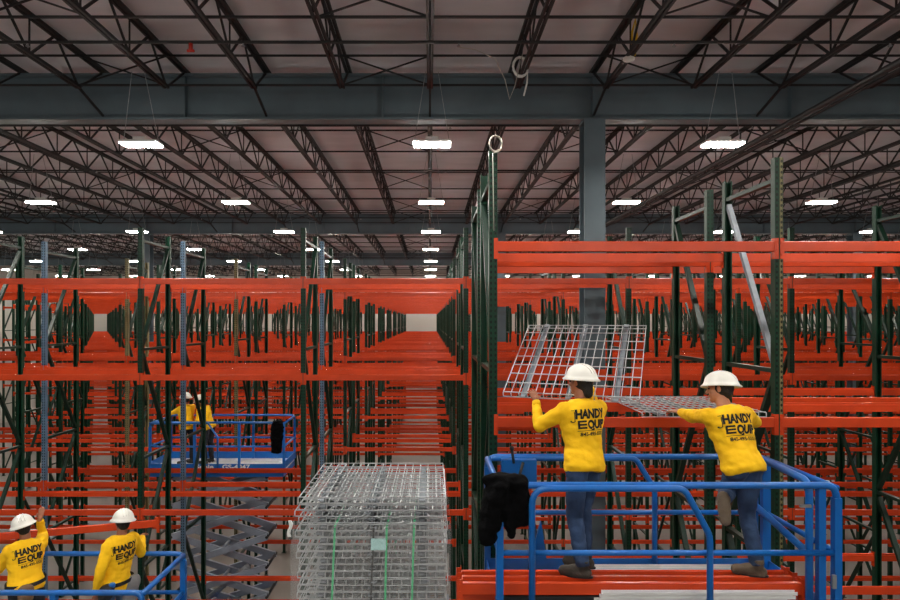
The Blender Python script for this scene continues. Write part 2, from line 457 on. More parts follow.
def wire_deck(label, mtx, group=None):
    o = thing('wire_deck', label, 'wire deck', (0,0,0), group, dgrid); o.matrix_world = mtx
    for f in (.16, .5, .84): link('support_channel', dchan, o, (WD[0]*f, 0, 0))
    return o
def frame_mtx(o, xdir, ydir):
    x = Vector(xdir).normalized(); y = Vector(ydir); y = (y - x*y.dot(x)).normalized(); z = x.cross(y)
    m = Matrix((x, y, z)).transposed().to_4x4(); m.translation = o; return m
NST = 22; random.seed(3)
for i in range(NST):
    j = .02 if i < 6 else .008
    x = -1.0 + random.uniform(-j, j) + (-.01*(i % 3)); y = 4.6 + random.uniform(-j, j)
    place = 'topmost' if i == 0 else ('lowest' if i == NST-1 else f'{ORD[i+1]} from the top')
    wire_deck(f'galvanised wire mesh deck lying in the tall wrapped stack, {place}',
              frame_mtx(V(x, y, -1.36-.052*i), (1, random.uniform(-.012, .012), 0), (0, 1, 0)), 'stacked wire decks')
wire_deck('wire mesh deck held up tilted in the air by the left yellow-shirted worker',
          frame_mtx(V(.64, 5.26, -.63), (.92, -.39, .0), (.32, .75, .50)))
wire_deck('wire mesh deck lying flat on the rack beams under the right worker\'s hands',
          frame_mtx(V(1.93, 5.46, -.835), (1, 0, 0), (0, 1, 0)))
ZB = -1.36-.052*(NST-1)-.04
p = thing('wooden_pallet', 'wooden pallet under the stack of wire mesh decks', 'pallet', V(-1.02, 4.56, ZB-.13))
for k in range(7): part('board', MB().box((0, .02+.17*k, .11), (1.17, .12+.17*k, .13)), 'wood', p)
for k in range(3): part('stringer', MB().box((.02+.54*k, 0, 0), (.08+.54*k, 1.16, .11)), 'wood', p)
t = thing('steel_stand', 'tall grey steel stand that carries the pallet of wire decks', 'stand', (-.44, 5.14, 0))
hz = CZ+ZB-.13
part('table_top', MB().box((-.62, -.62, hz-.05), (.62, .62, hz)), 'lift_grey', t)
for sx in (-1, 1):
    for sy in (-1, 1): part('leg', MB().box((sx*.57-.04, sy*.57-.04, 0), (sx*.57+.04, sy*.57+.04, hz-.05)), 'lift_grey', t)
part('cross_brace', MB().bar((-.57, -.57, .3), (.57, -.57, 2.2), .04, .04).bar((.57, -.57, 2.2), (-.57, -.57, 4.2), .04, .04).bar((-.57, .57, .3), (.57, .57, 2.2), .04, .04).bar((.57, .57, 2.2), (-.57, .57, 4.2), .04, .04), 'lift_grey', t)
# straps round the bundle below the loose top decks
ZT = -1.575
for (xt, xb, m, lab) in ((-.725, -.765, 'strap', 'green plastic strap down the wire deck stack, leftmost'), (-.33, -.35, 'strap', 'green plastic strap down the wire deck stack, right of the paper label'),
                         (-.122, -.15, 'strap', 'green plastic strap down the wire deck stack, rightmost'), (-.43, -.465, 'strapk', 'black plastic strap down the front of the wire deck stack')):
    mb = MB(); yf, yb = 4.572, 5.75
    mb.bar(V(xt, yf, ZT), V(xb, yf, ZB-.03), .002, .016, (1,0,0)); mb.bar(V(xt, yb, ZT), V(xt, yb, ZB-.03), .002, .016, (1,0,0))
    mb.bar(V(xt, yf, ZT+.006), V(xt, yb, ZT+.006), .016, .002)
    thing('strap', lab, 'strap', (0,0,0), None if m == 'strapk' else 'green straps on the deck stack', mb.mesh('strap', m))
thing('paper_label', 'pale blue-green paper label on the front of the wire deck stack', 'label', V(-.395, 4.566, -1.70), None, MB().box((-.055, 0, -.045), (.06, .002, .045)).mesh('paper', 'label'))
thing('plastic_tag', 'small white plastic tag hanging at the left edge of the deck stack', 'tag', V(-1.07, 4.58, -1.6), None, MB().loft([[(-.012+.01*math.sin(k), -.008, .075-.02*k), (.012+.01*math.sin(k), -.008, .075-.02*k), (.012+.01*math.sin(k), .008, .075-.02*k), (-.012+.01*math.sin(k), .008, .075-.02*k)] for k in range(7)]).mesh('tag', 'white'))
def film():
    rings = []; zs = [ZT+.03-.02*k for k in range(0, 44)]
    for k, z in enumerate(zs):
        rg = []
        for (ax, ay, bx, by) in ((-1.06, 4.55, .16, 4.55), (.16, 4.55, .16, 5.78), (.16, 5.78, -1.06, 5.78), (-1.06, 5.78, -1.06, 4.55)):
            for q in range(24):
                u = q/24; x = ax+(bx-ax)*u; y = ay+(by-ay)*u
                nn = noise.noise_vector(Vector((x*5, y*5, z*14)))*(.022 if k < 8 else .008)
                zz = z + (.03*noise.noise(Vector((x*6, y*6, 3))) if k < 3 else 0)
                rg.append((x+nn.x, y+nn.y*.6, zz+CZ))
        rings.append(rg)
    return MB().loft(rings, cap=False)
thing('stretch_film', 'clear crinkled stretch film wrapped around the lower deck stack', 'film', (0,0,0), None, film().mesh('film', 'film', True))

# ---------------------------------------------------------------- lettering
def text_mesh(body, size, offset=0.0, align='LEFT'):
    cu = bpy.data.curves.new('lettering', 'FONT'); cu.body = body; cu.size = size; cu.offset = offset; cu.align_x = align; cu.resolution_u = 3
    o = bpy.data.objects.new('lettering', cu); me = evaluate(o)
    bpy.data.objects.remove(o); bpy.data.curves.remove(cu); return me
def text_bm(items, step=None):
    """items: (body, size, offset, x, y, target width or None) -> one bmesh in the xy plane"""
    bm = bmesh.new()
    for it in items:
        if it[0] == 'BOX':
            _, x0, y0, x1, y1 = it
            vs = [bm.verts.new(c) for c in ((x0,y0,0),(x1,y0,0),(x1,y1,0),(x0,y1,0))]; bm.faces.new(vs); continue
        body, size, off, x, y, W = it
        me = text_mesh(body, size, off); xs = [v.co.x for v in me.vertices]; a, b = min(xs), max(xs)
        s = (W/(b-a)) if W else 1
        for v in me.vertices: v.co = Vector(((v.co.x-a)*s+x, v.co.y+y, 0))
        bm.from_mesh(me); bpy.data.meshes.remove(me)
    if step:
        for ax in (0, 1):
            lo = min(v.co[ax] for v in bm.verts); hi = max(v.co[ax] for v in bm.verts); c = lo+step
            no = Vector((1,0,0)) if ax == 0 else Vector((0,1,0))
            while c < hi:
                bmesh.ops.bisect_plane(bm, geom=bm.verts[:]+bm.edges[:]+bm.faces[:], plane_co=no*c, plane_no=no); c += step
    return bm
def shirt_items():
    it = [('HANDY', .095, .0050, 0, 0, .262), ('QUIP', .088, .0050, .092, -.080, .175)]
    for k in range(3): it.append(('BOX', .014, -.080+.0245*k, .084, -.080+.0245*k+.0145))
    it.append(('BOX', .014, -.080, .028, -.0165))
    it.append(('BOX', .012, -.097, .265, -.0935))
    it.append(('845-495-5553', .038, .0012, .032, -.134, .225))
    # hook-shaped mark left of the first word
    for a in range(7):
        t = math.radians(180+30*a); it.append(('BOX', -.012+.009*math.cos(t)-.003, -.018+.009*math.sin(t)-.003, -.012+.009*math.cos(t)+.003, -.018+.009*math.sin(t)+.003))
    it.append(('BOX', -.006, -.02, -.001, .052)); it.append(('BOX', -.022, .060, -.004, .064))
    return it
def wrap_print(shirt, origin, right, up, scale, parent):
    bm = text_bm(shirt_items(), .012)
    me0 = shirt.data; mw = shirt.matrix_world
    off = parent.location
    bvh = BVHTree.FromPolygons([v.co+off for v in me0.vertices], [p.vertices[:] for p in me0.polygons])
    right = right.normalized(); up = (up-right*up.dot(right)).normalized(); n = right.cross(up).normalized()
    cx = .115; cy = -.02
    bad = []
    for v in bm.verts:
        p = origin + right*((v.co.x-cx)*scale) + up*((v.co.y-cy)*scale)
        hit, nn, idx, d = bvh.ray_cast(p+n*.5, -n, 1.0)
        if hit is None or d > .62: bad.append(v); v.co = p-off
        else: v.co = hit + n*.004 - off
    if bad: bmesh.ops.delete(bm, geom=bad, context='VERTS')
    me = bpy.data.meshes.new('lettering'); bm.to_mesh(me); bm.free(); me.materials.append(M['print'])
    return link('lettering', me, parent)

# ---------------------------------------------------------------- people
def remesh(mb, voxel, name, m, smooth_it=4, wrinkle=0, clampz=None, wscale=9):
    me = mb.mesh('tmp'); bm = bmesh.new(); bm.from_mesh(me); bmesh.ops.recalc_face_normals(bm, faces=bm.faces[:]); bm.to_mesh(me); bm.free()
    o = bpy.data.objects.new('tmp', me)
    r = o.modifiers.new('r', 'REMESH'); r.mode = 'VOXEL'; r.voxel_size = voxel; r.adaptivity = 0
    if smooth_it:
        s = o.modifiers.new('s', 'SMOOTH'); s.factor = .5; s.iterations = smooth_it
    out = evaluate(o)
    bpy.data.objects.remove(o); bpy.data.meshes.remove(me)
    out.name = name; out.materials.append(M[m])
    if wrinkle:
        nr = [v.normal.copy() for v in out.vertices]
        for i, v in enumerate(out.vertices):
            c = v.co.copy(); a = noise.noise(Vector((c.x*wscale, c.y*wscale, c.z*wscale*1.7))); b = noise.noise(Vector((c.x*wscale*2.2+5, c.y*wscale*2.2, c.z*wscale*3)))
            v.co = c + nr[i]*(wrinkle*(a+.5*b))
    if clampz is not None:
        for v in out.vertices:
            if v.co.z < clampz: v.co.z = clampz
    out.polygons.foreach_set('use_smooth', [True]*len(out.polygons))
    return out
def ik(a, b, l1, l2, hint):
    d = b-a; L = min(d.length, (l1+l2)*.995); dn = d.normalized(); b = a+dn*L
    x = (l1*l1-l2*l2+L*L)/(2*L); h = math.sqrt(max(0, l1*l1-x*x))
    hv = Vector(hint); hv = (hv-dn*hv.dot(dn)).normalized()
    return a+dn*x+hv*h, b
def hand(mb, wr, d, lat, pn, side, curl, S):
    """side: +1 when the thumb lies on +lat"""
    d = d.normalized(); lat = (lat-d*lat.dot(d)).normalized(); pn = lat.cross(d)*(1 if pn.dot(lat.cross(d)) > 0 else -1)
    mb.cap(wr-d*.02*S, wr+d*.02*S, .026*S, .028*S)
    mb.ell(wr+d*.05*S, lat, pn, d, .041*S, .016*S, .052*S)
    for i, (ln, sp) in enumerate(((.070, -.08), (.078, -.02), (.073, .05), (.058, .13))):
        off = (1.5-i)*.0215*side
        p = wr+d*(.088-.004*abs(i-1))*S+lat*off*S
        dd = (d - lat*sp*side).normalized(); ang = curl*.5
        for k, f in enumerate((.45, .31, .24)):
            v = dd*math.cos(ang)+pn*math.sin(ang); q = p+v*ln*f*S
            mb.cap(p, q, (.0088-.0006*k)*S, (.0084-.0008*k)*S, 8); p = q; ang += curl*(1+.1*i)
    p = wr+d*.03*S+lat*.033*side*S; v = (lat*side*.65+d*.75+pn*.25).normalized()
    for k, f in enumerate((.034, .028)):
        q = p+v*f*S; mb.cap(p, q, .0105*S-.001*k, .0095*S-.001*k, 8); p = q; v = (v+pn*.5-lat*side*.35).normalized()
def rz(a): a = math.radians(a); return Vector((-math.sin(a), math.cos(a), 0))   # yaw 0 faces +y, positive turns left
def person(label, foot, pelvis, neck, yawh, yaws, yawf, arms, legs, S=.93, vox=.006, skin='skin', legm='jeans', boots='boot', hair=True, headtilt=(0,0), printed=True, nod=0, sole=None):
    foot = V(*foot); P = V(*pelvis); N = V(*neck)
    root = thing('person', label, 'person', foot); o = foot
    def L_(p): return p-o
    P = L_(P); N = L_(N); spine = (N-P).normalized()
    fh, fs, ff = rz(yawh), rz(yaws), rz(yawf)
    lh = fh.cross(Vector((0,0,1))); ls = fs.cross(Vector((0,0,1)))   # to the person's right
    def ring(c, lat, fwd, rx, ry, n=20):
        f = (fwd-spine*fwd.dot(spine)).normalized(); l = f.cross(spine)
        return [c+l*(rx*S*math.copysign(abs(math.cos(t))**.85, math.cos(t)))+f*(ry*S*math.sin(t)) for t in [2*math.pi*k/n for k in range(n)]]
    def torso(mb, add, lo, hi, tk):
        tab = [(-.16,.150,.105),(-.06,.168,.118),(.04,.160,.112),(.22,.140,.100),(.45,.150,.105),(.68,.172,.116),(.85,.182,.112),(.95,.150,.090),(1.03,.085,.068)]
        rg = []
        for (t, rx, ry) in tab:
            if t < lo or t > hi: continue
            u = min(1, max(0, t)); f = fh*(1-u)+fs*u
            c = P+(N-P)*t - f.normalized()*(.02*S*math.sin(math.pi*u))*-1
            rg.append(ring(c, None, f, rx+add, ry+add))
        mb.loft(rg)
    shL = N-spine*.055*S-ls*.172*S; shR = N-spine*.055*S+ls*.172*S
    hipL = P-spine*.02*S-lh*.092*S; hipR = P-spine*.02*S+lh*.092*S
    A = {}
    for k, sh in (('L', shL), ('R', shR)):
        wr, hint, hd, curl = arms[k]
        e, wrp = ik(sh, L_(V(*wr)), .285*S, .255*S, hint); A[k] = (sh, e, wrp, Vector(hd).normalized(), curl)
    G = {}
    for k, hp in (('L', hipL), ('R', hipR)):
        an, hint, toe = legs[k]
        kn, anp = ik(hp, L_(V(*an)), .425*S, .415*S, hint); G[k] = (hp, kn, anp, Vector(toe).normalized())
    # head frame
    up = (Vector((0,0,1))+ff*math.tan(math.radians(nod))+ff.cross(Vector((0,0,1)))*math.tan(math.radians(headtilt[0]))).normalized()
    rt = ff.cross(up).normalized(); fw = up.cross(rt).normalized()
    H = N+spine*.05*S+up*.112*S+fw*.025*S
    def hp(r, f, u): return H+rt*(r*S)+fw*(f*S)+up*(u*S)
    # continuous body
    b = MB(); torso(b, 0, -.2, 1.1, 0)
    b.cap(N-spine*.03*S, H-up*.06*S, .062*S, .055*S)
    b.ell(hp(0,-.012,.03), rt, fw, up, .076*S, .095*S, .098*S); b.ell(hp(0,.022,-.03), rt, fw, up, .062*S, .070*S, .085*S)
    b.cap(hp(0,.06,-.085), hp(0,.072,-.088), .024*S, .02*S)              # chin
    b.cap(hp(0,.088,.018), hp(0,.110,-.022), .009*S, .014*S)             # nose
    b.cap(hp(-.035,.080,.03), hp(.035,.080,.03), .012*S, .012*S)         # brow
    b.cap(hp(-.020,.086,-.052), hp(.020,.086,-.052), .008*S, .008*S)     # lips
    for s in (-1, 1): b.ell(hp(.078*s, -.008, -.002), fw, up, rt*s, .018*S, .032*S, .010*S); b.ell(hp(.038*s, .06, -.02), rt, fw, up, .024*S, .024*S, .02*S)
    for k in 'LR':
        sh, e, wr, hd, curl = A[k]
        b.cap(sh, e, .050*S, .040*S); b.cap(e, wr, .041*S, .027*S); b.cap(sh, sh+(e-sh)*.25, .060*S, .05*S)
        lat = hd.cross(Vector((0,0,1)));  lat = lat if lat.length > .2 else hd.cross(Vector((1,0,0)))
        pn = Vector((0,0,-1)) if abs(hd.z) < .75 else fs
        hand(b, wr, hd, lat, pn, (1 if k == 'L' else -1), curl, S)
        hpn, kn, an, toe = G[k]
        b.cap(hpn, kn, .084*S, .054*S); b.cap(kn, an, .047*S, .030*S); b.cap(kn+(an-kn)*.25-fh*.008, kn+(an-kn)*.45-fh*.006, .045*S, .039*S)
        b.cap(an, an+toe*.10*S-Vector((0,0,.04*S)), .036*S, .03*S)
    link('body', remesh(b, vox, 'body', skin, 2), root)
    for s in (-1, 1):
        link('eye', MB().ell(hp(.033*s, .084, .008), rt, fw, up, .012*S, .008*S, .008*S, 8, 6).mesh('eye', 'eye', True), root)
    # hair under the hat
    if hair:
        h = MB().ell(hp(0,-.022,.028), rt, fw, up, .083*S, .092*S, .100*S); h.ell(hp(0,-.062,-.03), rt, fw, up, .062*S, .04*S, .05*S)
        if hair == 'long': h.cap(hp(0,-.07,-.02), hp(0,-.085,-.085), .05*S, .042*S); h.cap(hp(.045,-.05,-.03), hp(.04,-.065,-.08), .035*S, .03*S)
        link('hair', remesh(h, .008, 'hair', 'hair', 3, .002), root)
    # hard hat: ribbed dome and full brim
    hb = MB(); n = 40; rings = []
    prof = [(.0,.140),(.35,.136),(.62,.122),(.82,.095),(.93,.062),(.99,.018),(1.0,.0)]
    def hr(fr, z):
        g = []
        for k in range(n):
            t = 2*math.pi*k/n; rr = fr
            g.append(hp(rr[0]*math.cos(t), rr[1]*math.sin(t)-.008, z))
        return g
    zb = .042
    outer = [hr((.140,.166), zb-.018), hr((.142,.169), zb-.012), hr((.122,.150), zb+.004)]
    for k in range(1, 10):
        a = math.radians(10*k); outer.append(hr((.116*math.cos(a*.985)+.001, .140*math.cos(a*.985)+.001), zb+.004+.116*math.sin(a)))
    inner = [hr((.138,.164), zb-.020), hr((.116,.143), zb-.004)]
    for k in range(1, 10):
        a = math.radians(10*k); inner.append(hr((.110*math.cos(a*.985)+.001, .134*math.cos(a*.985)+.001), zb-.002+.112*math.sin(a)))
    hb.loft(list(reversed(inner))+outer)
    hat = part('hard_hat', hb, 'hat', root, smooth=True)
    rb = MB()
    for xr in (-.03, 0, .03):
        pts = []
        for k in range(13):
            a = math.radians(20+140*k/12); r_ = math.sqrt(max(0, 1-(xr/.116)**2))
            pts.append(hp(xr, -.008+.140*r_*math.cos(a), zb+.005+.117*r_*math.sin(a)))
        rb.tube(pts, [.003*S]+[.0055*S]*11+[.003*S], 6)
    part('ridge', rb, 'hat', hat, smooth=True)
    # shirt
    s_ = MB(); torso(s_, .033, -.17, 1.04, 0)
    for k in 'LR':
        sh, e, wr, hd, curl = A[k]
        s_.cap(sh, e, .072*S, .060*S); s_.cap(e, e+(wr-e)*.93, .060*S, .040*S, flat2=True); s_.cap(sh-spine*.03*S, N-spine*.05*S, .066*S, .06*S)
    s_.cap(N-spine*.03*S, N+spine*.025*S, .078*S, .070*S, flat2=True)
    shirt = link('shirt', remesh(s_, max(.008, vox), 'shirt', 'shirt', 5, .011), root)
    for k in 'LR':
        cf = MB()
        sh, e, wr, hd, curl = A[k]; c = e+(wr-e)*.9; dd = (wr-e).normalized()
        cf.cap(c-dd*.03, c+dd*.015, .038*S, .036*S, flat1=True, flat2=True)
        part('cuff', cf, 'shirt', root, smooth=True)
    # trousers
    tr = MB(); tr.loft([ring(P+(N-P)*t, None, fh, rx, ry) for t, rx, ry in ((-.13,.14,.10),(-.05,.172,.122),(.06,.166,.118))])
    for k in 'LR':
        hpn, kn, an, toe = G[k]
        tr.cap(hpn, kn, .100*S, .072*S); tr.cap(kn, kn+(an-kn)*1.0, .070*S, .058*S, flat2=True)
    link('trousers', remesh(tr, max(.009, vox), 'trousers', legm, 4, .008), root)
    for k in 'LR':
        hpn, kn, an, toe = G[k]; dn = Vector((0,0,-1)) if abs(toe.z) < .5 else (an-kn).normalized()
        bt = MB(); h = an+dn*.045*S-toe*.03*S
        bt.cap(an-dn*.06*S, an+dn*.02*S, .053*S, .050*S, flat1=True); bt.cap(h, h+toe*.11*S, .046*S, .052*S); bt.cap(h+toe*.06*S-dn*.025*S, h+toe*.12*S-dn*.01*S, .045*S, .045*S); bt.cap(h+toe*.10*S, h+toe*.185*S+dn*.002*S, .050*S, .044*S)
        bo = link('boot', remesh(bt, .008, 'boot', boots, 3, 0, (an.z-.078*S) if abs(toe.z) < .5 else None), root)
        if abs(toe.z) < .5:
            so = MB(); lt = toe.cross(Vector((0,0,1))).normalized()
            rg = []
            for zz in (-.083, -.068):
                g = []
                for kk in range(20):
                    t = 2*math.pi*kk/20; c = an-toe*.03*S+toe*.08*S
                    wv = .044+.006*math.cos(t)
                    g.append(c+toe*(.135*S*math.cos(t))+lt*(wv*S*math.sin(t))+Vector((0,0,zz*S)))
                rg.append(g)
            so.loft(rg); part('sole', so, 'dark', bo)
    if printed:
        org = P+(N-P)*.72+o-ls*.025
        wrap_print(shirt, org-fs*.1, ls, spine, S*1.08, root)
    return root, dict(P=P, N=N, spine=spine, lh=lh, fh=fh, S=S, A=A, G=G)
# right lift, left worker: both arms up under a wire deck
person('worker in yellow shirt and white hard hat holding a tilted wire deck overhead', (1.22, 4.66, -1.975),
       (1.21, 4.70, -1.10), (1.215, 4.78, -.645), 36, 22, 40,
       {'L': ((.88, 4.98, -.66), (-.5, -.1, -1), (-.15, .75, .65), .25), 'R': ((1.37, 5.14, -.56), (.15, .2, -1), (0, .5, .9), .3)},
       {'L': ((1.17, 4.60, -1.885), (-.4, .9, 0), (-1, .35, 0)), 'R': ((1.24, 4.78, -1.885), (-.3, .9, 0), (-.95, .4, 0))},
       skin='skin_dark', boots='boot_dark', hair='long', headtilt=(4, 0))
# right lift, right worker: leaning to set a flat deck, one knee up on the rail
person('worker in yellow shirt leaning left over a flat wire deck, one foot raised', (2.50, 4.62, -1.975),
       (2.43, 4.66, -1.11), (2.365, 4.80, -.70), 28, 12, 50,
       {'L': ((2.19, 5.28, -.80), (-.3, -.2, -1), (-.5, .8, .0), .3), 'R': ((2.62, 5.22, -.80), (1, 0, -.5), (-.3, 1, 0), .3)},
       {'L': ((2.24, 4.57, -1.36), (.35, 1, -.7), (.02, -.15, -1)), 'R': ((2.52, 4.62, -1.885), (-.1, 1, 0), (-.95, .35, 0))},
       headtilt=(11, 0), nod=5)
r3, j3 = person('leftmost worker in yellow shirt reaching one hand up, brown tool pouch behind', (-4.66, 6.9, -3.93),
       (-4.62, 6.86, -3.01), (-4.70, 6.98, -2.56), 55, 58, 40,
       {'L': ((-5.06, 7.05, -2.83), (-.3, -.5, -1), (-.6, .8, 0), .4), 'R': ((-4.72, 7.26, -2.40), (-.5, .9, -.3), (0, .3, 1), .4)},
       {'L': ((-4.72, 6.80, -3.842), (-.1, 1, 0), (-.4, .9, 0)), 'R': ((-4.54, 6.96, -3.842), (0, 1, 0), (-.3, .95, 0))},
       S=.97, vox=.009, skin='skin_dark', legm='trousers', boots='boot_dark', headtilt=(-12, 0), nod=8)
r4, j4 = person('worker in yellow shirt with tool belt and grey rag on the lower left lift', (-3.60, 6.85, -3.93),
       (-3.60, 6.85, -2.99), (-3.57, 6.95, -2.50), 62, 66, 40,
       {'L': ((-3.71, 6.66, -3.03), (.2, -.8, 0), (-.1, .2, -1), .4), 'R': ((-3.56, 7.42, -2.66), (.2, .2, -1), (-.1, 1, 0), .5)},
       {'L': ((-3.70, 6.78, -3.842), (-.1, 1, 0), (-.3, .95, 0)), 'R': ((-3.46, 6.93, -3.842), (0, 1, 0), (-.2, .95, 0))},
       S=.97, vox=.009, skin='skin_dark', legm='jeans_light', headtilt=(6, 0), nod=6)
person('far worker in yellow shirt reaching left over the rail of distant lift', (-5.24, 12.95, -3.09),
       (-5.24, 12.95, -2.27), (-5.28, 13.0, -1.83), 50, 55, 70,
       {'L': ((-5.78, 13.15, -2.06), (0, -.4, -1), (-1, .2, 0), .3), 'R': ((-5.5, 13.35, -2.1), (0, .4, -1), (-1, .3, 0), .3)},
       {'L': ((-5.30, 12.86, -3.015), (-.3, 1, 0), (-.8, .5, 0)), 'R': ((-5.18, 13.05, -3.015), (0, 1, 0), (-.8, .5, 0))},
       S=.88, vox=.012, skin='skin_dark', legm='trousers', boots='boot_dark', printed=False)
person('far worker in yellow shirt with head bowed beside his workmate on the distant lift', (-4.82, 13.0, -3.09),
       (-4.80, 13.0, -2.27), (-4.93, 13.02, -1.87), 70, 75, 80,
       {'L': ((-5.12, 12.85, -2.22), (.3, -.6, -1), (-1, .0, -.2), .5), 'R': ((-5.15, 13.15, -2.2), (0, .6, -1), (-1, .0, -.2), .5)},
       {'L': ((-4.84, 12.92, -3.015), (-.6, .6, 0), (-.9, .2, 0)), 'R': ((-4.76, 13.1, -3.015), (-.6, .6, 0), (-.9, .3, 0))},
       S=.88, vox=.012, skin='skin_dark', legm='trousers', boots='boot_dark', printed=False, nod=22)
def belt(root, j, items):
    P, N, sp, lh, fh, S = (j[k] for k in ('P', 'N', 'spine', 'lh', 'fh', 'S'))
    c = P+sp*.03
    rg = []
    for dz in (-.022, .022):
        rg.append([c+sp*dz+lh*(.212*S*math.cos(t))+fh*(.164*S*math.sin(t)) for t in [2*math.pi*k/28 for k in range(28)]])
    part('tool_belt', MB().loft(rg, cap=False), 'dark', root, smooth=True)
    for nm, m, lat, fwd, dz, wx, wy, wz in items:
        mb = MB(); q = c+lh*lat+fh*fwd+sp*dz
        mb.ell(q, lh, fh, sp, wx, wy, wz); mb.ell(q+sp*wz*.45, lh, fh, sp, wx*1.05, wy*1.1, wz*.5)
        link(nm, remesh(mb, .01, nm, m, 2, .006), root)
belt(r3, j3, [('tool_pouch', 'leather', -.06, -.15, -.10, .085, .045, .13)])
belt(r4, j4, [('tool_pouch', 'dark', -.16, -.10, -.06, .09, .06, .10), ('drill_holster', 'lift', -.13, -.13, .01, .04, .03, .04), ('rag', 'greycloth', .15, -.11, -.16, .10, .045, .20)])

# ---------------------------------------------------------------- scissor lifts
def rail_path(pts, r, mb): mb.tube(pts, r, 8); return mb
def bend(a, c, b, rad=.09, n=5):
    """a -> rounded corner c -> b"""
    a, c, b = Vector(a), Vector(c), Vector(b); p = c+(a-c).normalized()*rad; q = c+(b-c).normalized()*rad
    return [p*(1-t)*(1-t)+c*2*t*(1-t)+q*t*t for t in [i/n for i in range(n+1)]]
def lift(label, xa, xb, yn, yf, zd, zr, zm, levels, r=.024, group='blue scissor lifts', posts=3):
    cx, cy = (xa+xb)/2, (yn+yf)/2; L = xb-xa; W = yf-yn
    root = thing('scissor_lift', label, 'scissor lift', (cx, cy, 0), group)
    o = Vector((cx, cy, 0)); T = lambda x, y, z: Vector((x, y, z+CZ))-o
    part('platform_deck', MB().box(T(xa, yn, zd-.04), T(xb, yf, zd)), 'alu', root)
    part('platform_frame', MB().box(T(xa, yn-.01, zd-.16), T(xb, yn+.03, zd-.01)).box(T(xa, yf-.03, zd-.16), T(xb, yf+.01, zd-.01)).box(T(xa, yn+.03, zd-.16), T(xa+.03, yf-.03, zd-.05)).box(T(xb-.03, yn+.03, zd-.16), T(xb, yf-.03, zd-.05)), 'lift', root)
    for a, b in (((xa, yn-.012, zd), (xb, yn, zd+.11)), ((xa, yf, zd), (xb, yf+.012, zd+.15)), ((xa-.012, yn, zd), (xa, yf, zd+.15)), ((xb, yn, zd), (xb+.012, yf, zd+.15))):
        part('toe_board', MB().box(T(*a), T(*b)), 'lift', root)
    for yy in (yn, yf):
        part('top_rail', MB().tube([T(xa, yy, zr-.10)]+bend(T(xa, yy, zd), T(xa, yy, zr), T(xb, yy, zr))+bend(T(xa, yy, zr), T(xb, yy, zr), T(xb, yy, zd))+[T(xb, yy, zr-.10)], r, 8), 'lift', root, smooth=True)
        part('mid_rail', MB().tube([T(xa, yy, zm), T(xb, yy, zm)], r*.85, 8), 'lift', root, smooth=True)
        for k in range(posts+1):
            x = xa+L*k/posts; part('post', MB().box(T(x-r, yy-r, zd), T(x+r, yy+r, zr-(.09 if k in (0, posts) else 0))), 'lift', root)
    for xx in (xa, xb):
        part('top_rail', MB().tube([T(xx, yn, zr-.02), T(xx, yf, zr-.02)], r, 8), 'lift', root, smooth=True)
        part('mid_rail', MB().tube([T(xx, yn, zm), T(xx, yf, zm)], r*.85, 8), 'lift', root, smooth=True)
    # scissor pack
    z0 = .95; z1 = CZ+zd-.2; h = (z1-z0)/levels; hx = L*.36
    for k in range(levels):
        za = z0+h*k; zb = za+h
        for s, yy in ((1, -W*.36), (-1, -W*.28), (1, W*.36), (-1, W*.28)):
            part('scissor_arm', MB().bar((-hx*s, yy, za), (hx*s, yy, zb), .06, .13), 'lift_grey', root)
        part('cross_tube', MB().tube([(0, -W*.38, za+h/2), (0, W*.38, za+h/2)], .035, 10), 'lift_grey', root, smooth=True)
        for s in (-1, 1): part('pivot_pin', MB().tube([(hx*s, -W*.40, zb), (hx*s, W*.40, zb)], .03, 8), 'dark', root, smooth=True)
    part('lift_cylinder', MB().tube([(-hx*.6, 0, z0+h*.4), (hx*.5, 0, z0+h*1.8)], .06, 10), 'galv', root, smooth=True)
    part('chassis', MB().box((-L/2, -W/2+.12, .22), (L/2, W/2-.12, .8)).box((-L/2+.2, -W/2+.05, .8), (L/2-.2, W/2-.05, .92)), 'lift', root)
    for sx in (-1, 1):
        for sy in (-1, 1):
            wl = part('wheel', MB().tube([(sx*L*.38, sy*(W/2-.11), .25), (sx*L*.38, sy*(W/2+.07), .25)], .25, 20), 'dark', root, smooth=False)
            part('wheel_hub', MB().tube([(sx*L*.38, sy*(W/2+.07), .25), (sx*L*.38, sy*(W/2+.09), .25)], .12, 12), 'lift_grey', wl)
    return root, T
FX0, FX1, FN, FF, FD, FR, FM = .51, 2.98, 4.4, 5.33, -2.26, -1.205, -1.70
lf, T = lift('near blue scissor lift carrying two workers, lower right', FX0, FX1, FN, FF, FD, FR, FM, 8, .026, posts=1)
# nested extension rails
r = .024
part('extension_rail', MB().tube([T(.74, FN-.05, FD)]+bend(T(.74, FN-.05, FD), T(.74, FN-.05, FR-.01), T(1.75, FN-.05, FR-.01), .12)+bend(T(.9, FN-.05, FR-.01), T(1.84, FN-.05, FR-.01), T(2.03, FN-.05, FR-.32), .05)+bend(T(1.84, FN-.05, FR-.01), T(2.03, FN-.05, FR-.35), T(2.03, FN-.05, FD), .05)+[T(2.03, FN-.05, FD)], r, 8), 'lift', lf, smooth=True)
part('extension_rail', MB().tube([T(.54, FF-.07, FR), T(1.75, FF-.07, FR)]+bend(T(1.7, FF-.07, FR), T(1.80, FF-.07, FR), T(1.97, FF-.07, FR-.25), .04)+bend(T(1.80, FF-.07, FR), T(1.97, FF-.07, FR-.27), T(1.97, FF-.07, FD), .04)+[T(1.97, FF-.07, FD)], r, 8), 'lift', lf, smooth=True)
